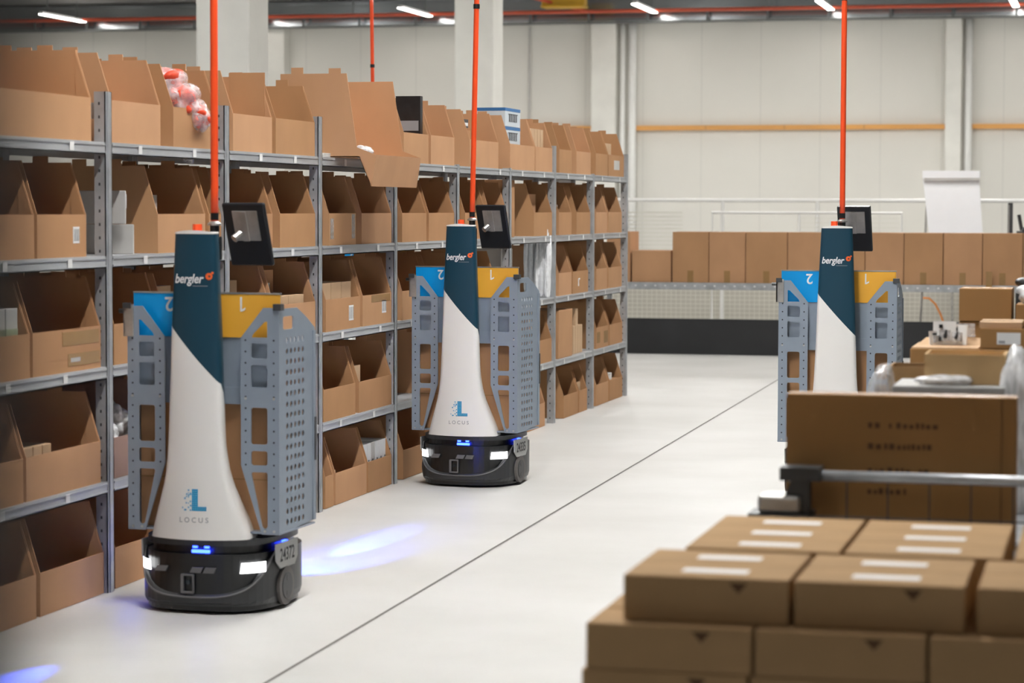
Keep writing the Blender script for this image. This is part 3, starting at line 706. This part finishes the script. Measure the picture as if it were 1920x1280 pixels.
    MB().box(-.045, .055, -.016, -.010, -.02, .095).box(-.012, .012, -.022, -.016, -.02, .095).build('bracket', M_silver, tb)
    MB().tube([(-.02, -.02, .01), (-.035, -.05, .0)], .015, 10).build('bracket_arm', M_silver, tb)
    return r
robots = []
for (x, y, rz, num, lab) in ((-3.155, 8.46, -2.6, '24372', 'nearest warehouse robot with white and teal tower, number 24372 on its black base'),
                             (-3.262, 12.56, -5.5, '24335', 'middle warehouse robot with white and teal tower, number 24335 on its base'),
                             (-1.325, 12.44, 0, '', 'right-hand warehouse robot standing behind the big brown carton'),
                             (-5.35, 17.6, 3, '', 'robot behind the shelving, only its red pole rising above the boxes')):
    r = make_robot(num, 1 if num == '24335' else (-.6 if x < -5 else 0)); r.location = (x, y, 0); r.rotation_euler = (0, 0, math.radians(rz))
    tag(r, lab, 'robot', 'warehouse robots'); robots.append(r)
    # blue floor beams, shining ahead of and behind the robot
for i, (r, en) in enumerate(((robots[0], 1),)):
    for sgn in (1, -1):
        L = bpy.data.lights.new('floor_beam', 'SPOT'); L.energy = 800; L.color = (.04, .10, 1); L.spot_size = math.radians(10); L.spot_blend = .75; L.shadow_soft_size = .01
        o = bpy.data.objects.new('floor_beam', L); col.objects.link(o); o.parent = r
        o.location = (-.02, sgn*.31, .27)
        if sgn > 0:
            L2 = bpy.data.lights.new('wide_beam', 'SPOT'); L2.energy = 150; L2.color = (.03, .08, 1); L2.spot_size = math.radians(34); L2.spot_blend = 1; L2.shadow_soft_size = .01
            o2 = bpy.data.objects.new('wide_beam', L2); col.objects.link(o2); o2.parent = r; o2.location = (.02, .31, .27)
            o2.rotation_euler = (Vector((.02, 1.05, 0))-Vector(o2.location)).to_track_quat('-Z', 'Y').to_euler()
        tgt = Vector((-.03, 1.6 if sgn > 0 else -1.8, 0)); d = tgt-Vector(o.location); o.rotation_euler = d.to_track_quat('-Z', 'Y').to_euler()
    L = bpy.data.lights.new('side_glow', 'POINT'); L.energy = .15; L.color = (.04, .10, 1); L.shadow_soft_size = .06
    o = bpy.data.objects.new('side_glow', L); col.objects.link(o); o.parent = r; o.location = (-.335, -.10, .10)
for i, r in enumerate(robots[:3]):
    c = MB().box(-.27, .27, -.13, .13, 0, .50).box(-.27, .27, -.131, -.13, .18, .183, 1).build('carried_carton', [KB[0], M_tape], loc=(0, 0, .291), bevel=.003)
    c.matrix_world = Matrix.Translation(r.location) @ Matrix.Rotation(r.rotation_euler.z, 4, 'Z') @ Matrix.Translation((0, 0, .291))
    tag(c, 'brown carton carried in the rack of the %s robot' % ['nearest', 'middle', 'right-hand'][i], 'carton', 'cartons carried by the robots')
# ------------------------------------------------------------------ far end: black board, shelf table, cartons, fence, flip chart
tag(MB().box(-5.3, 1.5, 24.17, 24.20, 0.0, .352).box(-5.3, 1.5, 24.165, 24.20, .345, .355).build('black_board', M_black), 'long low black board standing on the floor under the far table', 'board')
tb = empty('long_table', (-5.0, 24.22, 0)); tag(tb, 'long grey steel table at the end of the aisle carrying a row of cartons', 'table')
p = MB().box(-.1, 6.4, 0, .62, .675, .713, 0).box(-.1, 6.4, -.012, 0, .645, .715, 0)
for k in range(64): p.box(-.05+k*.1, -.03+k*.1, -.0135, -.012, .675, .690, 1)
p.build('table_top', [M_steel, M_label], tb)
for x in (-.05, 2.1, 4.3, 6.3):
    for y in (.02, .56): MB().box(x, x+.05, y, y+.05, 0, .675).build('leg', M_steel, tb)
ED = [-4.278, -3.907, -3.539, -3.121, -2.727, -2.357, -1.98, -1.6, -1.223, -.838, -.45]
HH = [.505, .505, .505, .505, .505, .505, .505, .505, .505, .51]
def farbox(x0, x1, h, m, lab, d=.45, tape=True):
    b = MB().box(x0+.004, x1-.004, 0, d, 0, h).box(x0+.004, x1-.004, d/2-.003, d/2+.003, h, h+.001, 1)
    o = b.build('shipping_carton', [m, M_tape], loc=(0, 24.25, .7145), bevel=.004)
    if tape: MB().box((x0+x1)/2-.03, (x0+x1)/2+.03, -.0012, 0, .0, .12).build('tape_strip', M_tape, o)
    tag(o, lab, 'carton', 'cartons in the row on the far table')
farbox(-4.69, -4.287, .315, KB[2], 'low cardboard carton at the left end of the far table row', tape=False)
farbox(-4.95, -4.70, .505, KB[2], 'tall carton partly hidden behind the far end of the shelving', tape=False)
for i in range(10):
    farbox(ED[i], ED[i+1], HH[i], [KB[0], KB[2]][i % 2], 'tall cardboard carton on the far table, %s in the row of tall ones' % ORD[i+1], tape=i not in (4,))
P = on(1855, 548, 1, 24.1)
c = MB().box(0, .06, 0, .006, 0, .19).build('card_strip', M_tape, loc=(-1.185, 24.19, .66)); tag(c, 'narrow brown card strip hanging at the edge of the far table', 'card')
fe = empty('white_fence', (-6.2, 27, 0)); tag(fe, 'white tubular railing with cream mesh panels behind the far table', 'fence')
MB().tube([(0, 0, 1.545), (9, 0, 1.545)], .022, 8).build('top_rail', M_wrail, fe)
MB().tube([(0, 0, .80), (9, 0, .80)], .02, 8).tube([(0, 0, .12), (9, 0, .12)], .02, 8).build('lower_rail', M_wrail, fe)
for x in (.35, 2.0, 3.05, 4.75, 6.4, 8.0): MB().tube([(x, 0, 0), (x, 0, 1.545)], .022, 8).build('post', M_wrail, fe)
b = MB()
for k in range(160): b.box(.1+k*.055, .106+k*.055, .03, .034, .14, .79)
for k in range(14): b.box(.1, 8.9, .034, .040, .15+k*.048, .157+k*.048)
b.build('mesh_panel', M_mesh, fe)
b = MB()
for k in range(13): b.box(.75, 1.55, .03, .04, .86+k*.045, .875+k*.045)
b.build('slat_panel', M_mesh, fe)
g = empty('white_gate', (-4.25, 26.6, 0)); tag(g, 'white rectangular gate frame in front of the railing behind the cartons', 'gate')
MB().tube([(0, 0, 0), (0, 0, 1.41), (2.05, 0, 1.41), (2.05, 0, 0)], .018, 8).build('frame', M_wrail, g); MB().tube([(.95, 0, .1), (.95, 0, 1.41)], .014, 8).build('stile', M_wrail, g)
b = MB()
for k in range(24): b.box(.95, 2.03, 0, .01, .2+k*.05, .207+k*.05)
b.build('bars', M_mesh, g)
tag(MB().box(-6.4, 3, 28.3, 28.34, 0, .78).build('low_screen', M_screenw), 'cream low screen wall behind the mesh fence', 'screen')
# flip chart
fc = empty('flip_chart', (0, 26.1, 0)); tag(fc, 'white flip chart pad on an easel behind the row of cartons', 'flip chart')
A = on(1730, 320, 1, 26.1); B = on(1836, 320, 1, 26.1); C_ = on(1742, 432, 1, 26.1); D_ = on(1843, 432, 1, 26.1)
k = (A.z-.95)/(A.z-C_.z)
bl = (A.x+(C_.x-A.x)*k, .95); br = (B.x+(D_.x-B.x)*k, .95)
MB().add([(bl[0], -.09, bl[1]), (br[0], -.09, br[1]), (B.x, 0, A.z-.05), (A.x, 0, A.z-.05), (bl[0], -.07, bl[1]), (br[0], -.07, br[1]), (B.x, .02, A.z-.05), (A.x, .02, A.z-.05)], [(0, 1, 2, 3), (4, 7, 6, 5), (0, 4, 5, 1), (1, 5, 6, 2), (2, 6, 7, 3), (3, 7, 4, 0)]).build('paper_pad', M_paper, fc)
MB().box(A.x, B.x+.01, -.03, .03, A.z-.075, A.z).build('clamp_bar', M_paper, fc)
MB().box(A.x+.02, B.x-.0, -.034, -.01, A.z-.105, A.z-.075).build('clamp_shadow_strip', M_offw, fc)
for q in ((A.x+.06, A.x-.02, -.12), (B.x-.06, B.x+.06, -.12), ((A.x+B.x)/2, (A.x+B.x)/2, .6)): MB().tube([(q[0], .03, A.z-.03), (q[1], q[2]+.03 if q[2] > 0 else .05, 0)], .012, 8).build('leg', M_silver, fc)
P = on(1893, 430, 1, 25.6)
tag(MB().box(P.x-.02, P.x+.03, 25.6, 25.64, 0, 1.52).box(P.x-.012, P.x-.004, 25.59, 25.6, .9, 1.5, 1).build('dark_upright', [M_dsteel, M_silver]), 'dark steel upright right of the flip chart', 'post')
P = on(1912, 425, 1, 25.4)
t = empty('monitor_stand', (P.x, 25.4, 0)); tag(t, 'dark monitor arm at the right edge behind the cartons', 'stand')
MB().box(-.03, .16, -.05, .05, 0, 1.235).build('base', M_dsteel, t); MB().tube([(.02, 0, 1.24), (-.01, 0, 1.40)], .018, 8).build('arm', M_dsteel, t); MB().tube([(.02, 0, 1.24), (.2, 0, 1.33)], .02, 8).build('arm', M_dsteel, t)
P0 = on(1730, 557, 1, 26.8); 
tag(MB().tube([on(px, py, 1, 26.85) for px, py in ((1728, 558), (1742, 559), (1754, 570), (1763, 588), (1768, 602), (1770, 625), (1772, 656))], .012, 6).build('orange_cable', M_orc), 'orange cable hanging on the mesh fence right of the right-hand robot', 'cable')
# ------------------------------------------------------------------ trolley with cartons on the right
ZD = .628
def at_front(px0, py0, px1, py1, D, d, zb=None):
    a = W(px0, py1, D); yF = a.y; x1 = on(px1, py1, 1, yF).x; z1 = on(px0, py0, 1, yF).z
    return a.x, x1, yF, yF+d, (a.z if zb is None else zb), z1
def rcarton(box, m, name, lab, cat='carton', group=None, tape=True, openb=False, bevel=.004):
    x0, x1, y0, y1, z0, z1 = box
    w_, d_, h_ = x1-x0, y1-y0, z1-z0
    if openb:
        t_ = .006; b = MB().box(0, w_, 0, t_, 0, h_).box(0, w_, d_-t_, d_, 0, h_).box(0, t_, t_, d_-t_, 0, h_).box(w_-t_, w_, t_, d_-t_, 0, h_).box(t_, w_-t_, t_, d_-t_, 0, t_)
        o = b.build(name, m, loc=(x0, y0, z0))
    else:
        b = MB().box(0, w_, 0, d_, 0, h_)
        if tape: b.box(0, w_, d_/2-.02, d_/2+.02, h_, h_+.0008, 1)
        o = b.build(name, [m, M_tape], loc=(x0, y0, z0), bevel=bevel)
    return tag(o, lab, cat, group)
big = at_front(1473, 738, 1903, 984, 6.05, .10, ZD+.002)
o = rcarton(big, M_kd, 'large_carton', 'large dark brown carton with printed lines standing in the wire trolley')
bw = big[1]-big[0]; bh = big[5]-big[4]
rn = random.Random(5)
for j, (zz, ws) in enumerate(((.80, (.36, .66)), (.66, (.36, .64)), (.50, (.36, .61)), (.36, (.36, .53)))):
    x = ws[0]*bw; pr = MB()
    while x < ws[1]*bw:
        wl = rn.uniform(.008, .016)
        pr.box(x, x+wl*.8, -.0008, 0, zz*bh-.006, zz*bh+rn.uniform(.004, .009)); x += wl*(1.25 if rn.random() < .8 else 2.2)
    pr.build('printed_line', M_inkb, o)
MB().box(.0, bw, -.0006, 0, bh-.002, bh).build('top_edge', M_kd, o)
MB().box(bw-.035, bw-.033, -.001, 0, 0, bh).build('fold_line', M_inkb, o)
rc = lambda *a, **k: rcarton(*a, **k)
CT = 'cartons in the wire trolley'
A_ = at_front(1798, 541, 1896, 601, 8.6, .24)
A2 = at_front(1797, 602.5, 1900, 700, 8.62, .26, ZD+.002)
rc(A_, M_kd, 'brown_carton', 'plain brown carton standing highest on the stack beside the far cartons', group=CT)
rc(A2, M_kd, 'brown_carton', 'brown carton directly under the highest carton of the stack', group=CT)
B_ = at_front(1838, 616, 1960, 652, 7.9, .28); B2 = at_front(1838, 654, 1990, 700, 7.9, .30, ZD+.002)
o = rc(B_, M_kd, 'labelled_carton', 'brown carton with white address label at the right edge', group=CT)
MB().box(.052*1.0, .052+.088*.85, -.001, 0, .012, .050).box(.058, .078, -.0015, -.001, .016, .024, 1).build('address_label', [M_label, M_gtext], o)
rc(B2, M_kd, 'brown_carton', 'brown carton under the one with the white address label', group=CT)
F_ = at_front(1904, 571, 1990, 613, 8.5, .22); F2 = at_front(1904, 614.5, 1992, 700, 8.52, .22, ZD+.002)
rc(F_, M_kd, 'brown_carton', 'brown carton at the right edge behind the labelled carton', group=CT)
rc(F2, M_kd, 'brown_carton', 'lowest carton at the right edge, under the one behind the labelled carton', group=CT)
tag(crumple('film_bag', M_bagw, (F_[0]+.11, F_[2]+.1, F_[5]), (.12, .09, .045), seed=77), 'milky plastic bag lying on the carton at the right edge', 'bag')
tag(crumple('dark_strap', M_blk2, (F_[0]+.04, F_[3]-.02, F_[5]+.05), (.05, .04, .03), seed=79), 'small black bundle above the milky bag at the right edge', 'bundle')
P_ = (B_[0]-.005, B_[0]+.13, B_[2]+.03, B_[3]-.02, B_[5]+.001, B_[5]+.020)
rc(P_, M_kp, 'flat_carton', 'flat pale carton lying on the carton with the address label', group=CT)
C2 = at_front(1706, 653, 1836, 700, 8.0, .34, ZD+.002)
o = rc(C2, M_kd, 'brown_carton', 'brown carton with pale raised flaps left of the labelled carton', group=CT, tape=False)
cw = C2[1]-C2[0]; ch = C2[5]-C2[4]
MB().box(.004, cw-.004, .004, .33, ch, ch+.004).prism([(.01, ch+.004), (cw-.005, ch+.004), (cw-.005, ch+.026), (.035, ch+.026)], .004, lambda u, v, q: (u, .17+q+(v-ch)*2, v)).build('flap', M_kp, o)
for i, (px, py, w_, h_, rz) in enumerate(((1771, 655, .075, .078, .1), (1795, 655, .062, .066, -.35), (1756, 651, .05, .045, .7))):
    P = W(px, py, 8.12)
    o = MB().box(-w_/2, w_/2, 0, .004, 0, h_, 0).box(-w_/4, w_/4, -.018, 0, h_*.15, h_*.6, 1).box(-w_/4, -w_/4+.012, -.006, 0, h_*.7, h_*.85, 2).build('blister_pack', [M_label, M_bag, M_rblk], loc=(P.x, P.y, C2[5]+.006), rot=(-.15, 0, rz))
    MB().tube([(0, -.02, h_*.25), (.005, -.012, h_*.6)], .006, 7).build('black_fitting', M_rblk, o)
    tag(o, ['largest white blister pack standing on the carton flaps', 'white blister pack leaning right of the largest one', 'small tilted blister pack left of the largest one'][i], 'package', 'blister packs')
tag(MB().box(0, .1, 0, .06, 0, .004).box(0, .1, 0, .003, 0, .045).build('clear_tray', M_bag, loc=(W(1776, 620, 8.3).x, C2[2]+.2, C2[5]+.03)), 'clear plastic tray behind the blister packs', 'tray')
DD = at_front(1733, 663, 1884, 722, 6.75, .20); D2 = at_front(1672, 722.5, 1900, 760, 6.70, .30, ZD+.002)
rc(D2, M_gcard, 'grey_carton', 'grey carton under the open pale carton behind the large brown one', group=CT, tape=False)
DD = (DD[0], DD[1], DD[2], DD[3], D2[5]+.001, DD[5])
o = rc(DD, M_kopen, 'open_carton', 'open pale brown carton with blurred front just behind the large carton', group=CT, openb=True)
E_ = at_front(1664, 687, 1740, 760, 6.98+.06, .2, ZD+.002)
rc(E_, M_ko, 'brown_carton', 'brown carton left of the open pale carton behind the large one', group=CT, openb=True)
for i, (px, py, D, s, m_, lab) in enumerate(((1652, 745, 6.75, (.045, .07, .045), M_bag, 'crumpled clear bag left of the brown cartons in the trolley'), (1908, 768, 6.7, (.055, .10, .08), M_bagw, 'large crumpled clear bag at the right edge of the trolley'), (1760, 741, 6.5, (.085, .05, .018), M_bagw, 'flat milky bag on the grey carton behind the large brown carton'))):
    P = W(px, py, D); loc = (P.x, P.y, ZD+.001) if i < 2 else (P.x, D2[2]+.06, D2[5]+.001)
    if i < 2: s = (s[0], s[1], (P.z+(.09 if i == 0 else .17)-ZD)/1.6)
    tag(crumple('film_bag', m_, loc, s, seed=120+i, amp=.16 if i < 2 else .3, boxy=i < 2), lab, 'bag')
x0 = W(1500, 890, 5.95).x; yt = W(1500, 890, 5.95).y
tr = empty('wire_trolley', (x0-.02, yt, 0)); tag(tr, 'silver wire mesh trolley holding the large brown carton and small cartons', 'trolley')
TWd, TDp = 1.35, 3.1
MB().box(0, TWd, 0, TDp, ZD-.03, ZD).build('deck', M_steel, tr)
zr = W(1500, 890, 5.95).z
MB().tube([(-.01, 0, zr), (TWd, 0, zr)], .013, 10).build('top_rail', M_steel, tr, smooth=True)
MB().tube([(0, 0, zr-.01), (0, TDp, zr-.01)], .011, 8).build('side_rail', M_steel, tr)
b = MB()
for k in range(15): b.tube([(.035+k*.0985, 0, ZD-.02), (.035+k*.0985, 0, zr)], .002, 6)
for k in range(2): b.tube([(0, -.002, ZD+.03+k*.05), (TWd, -.002, ZD+.03+k*.05)], .002, 6)
b.build('wire_mesh', M_dsteel, tr)
b = MB().box(-.026, .072, -.03, .05, zr-.012, zr+.020).prism([(-.0, zr-.012), (.045, zr-.012), (.045, zr-.09), (-.03, zr-.09)], .05, lambda u, v, q: (u, -.02+q, v))
b.build('corner_bracket', M_dsteel, tr)
MB().box(-.078, .025, -.04, .06, zr-.090, zr-.048).build('bracket_block', M_silver, tr, bevel=.008)
MB().box(-.10, .05, -.05, .07, zr-.106, zr-.092).build('bracket_foot', M_dsteel, tr)
for x in (.03, TWd-.06):
    for y in (.03, TDp-.06):
        l = MB().box(x, x+.03, y, y+.03, .10, ZD-.03).build('leg', M_steel, tr)
        MB().tube([(x, y+.015, .05), (x+.03, y+.015, .05)], .05, 16).build('castor', M_rblk, l)
# ------------------------------------------------------------------ flat cartons in the foreground
CH = .087; CW = .312; CD = .178
P = W(1169, 1075, 4.62)
zt = P.z; X0 = P.x; Y0 = P.y
proto = None
def flat_carton(x, y, z, lab):
    global proto
    if proto is None:
        proto = MB().box(0, CW, 0, CD, 0, CH-.001).build('flat_carton', M_ko, bevel=.003)
        MB().box(.10, .225, .06, .105, CH-.001, CH-.0002).build('address_label', M_label, proto)
        MB().prism([(.20, CH-.010), (.235, CH-.010), (.218, CH-.030)], .0008, lambda u, v, q: (u, -q, v)).build('flap_notch', M_inkb, proto)
        o = proto
    else: o = copy_tree(proto)
    o.location = (x, y, z); o.rotation_euler = (0, 0, random.uniform(-.006, .006))
    return tag(o, lab, 'carton', 'flat cartons stacked in the foreground')
LN = ['top', 'second', 'third']
for L in range(3):
    for rw in range(5):
        for c in range(4):
            z = zt-CH*(L+1)
            if L == 0:
                x = X0+c*(CW+.010)+(.012 if c == 2 else 0); y = Y0+rw*(CD+.002)
                if rw >= 2: y += .035; x += .05
                z2 = z
            else:
                x = X0-.062-.008*(L-1)+c*(CW+.006); y = Y0-.045+rw*(CD+.012); z2 = z
            flat_carton(x, y, z2, 'flat brown carton, %s layer of foreground stack, %s row, %s from left' % (LN[L], ['front', 'second', 'third', 'fourth', 'back'][rw], ORD[c+1]))
zb = zt-3*CH
tt = empty('packing_table', (X0-.1, Y0-.08, 0)); tag(tt, 'low grey table under the stack of flat cartons in the foreground', 'table')
MB().box(0, 1.5, 0, 1.1, zb-.03, zb-.001).build('table_top', M_steel, tt, bevel=.003)
for x in (.03, 1.42):
    for y in (.03, 1.02): MB().box(x, x+.05, y, y+.05, 0, zb-.03).build('leg', M_steel, tt)
# out-of-focus upright close to the lens at the left border
P = W(45, 640, .42)
tag(MB().box(-.06, 0, -.04, 0, 0, 2.3).build('near_upright', M_dark, loc=(P.x, P.y, 0)), 'dark grey upright very close and blurred at the left border', 'post')
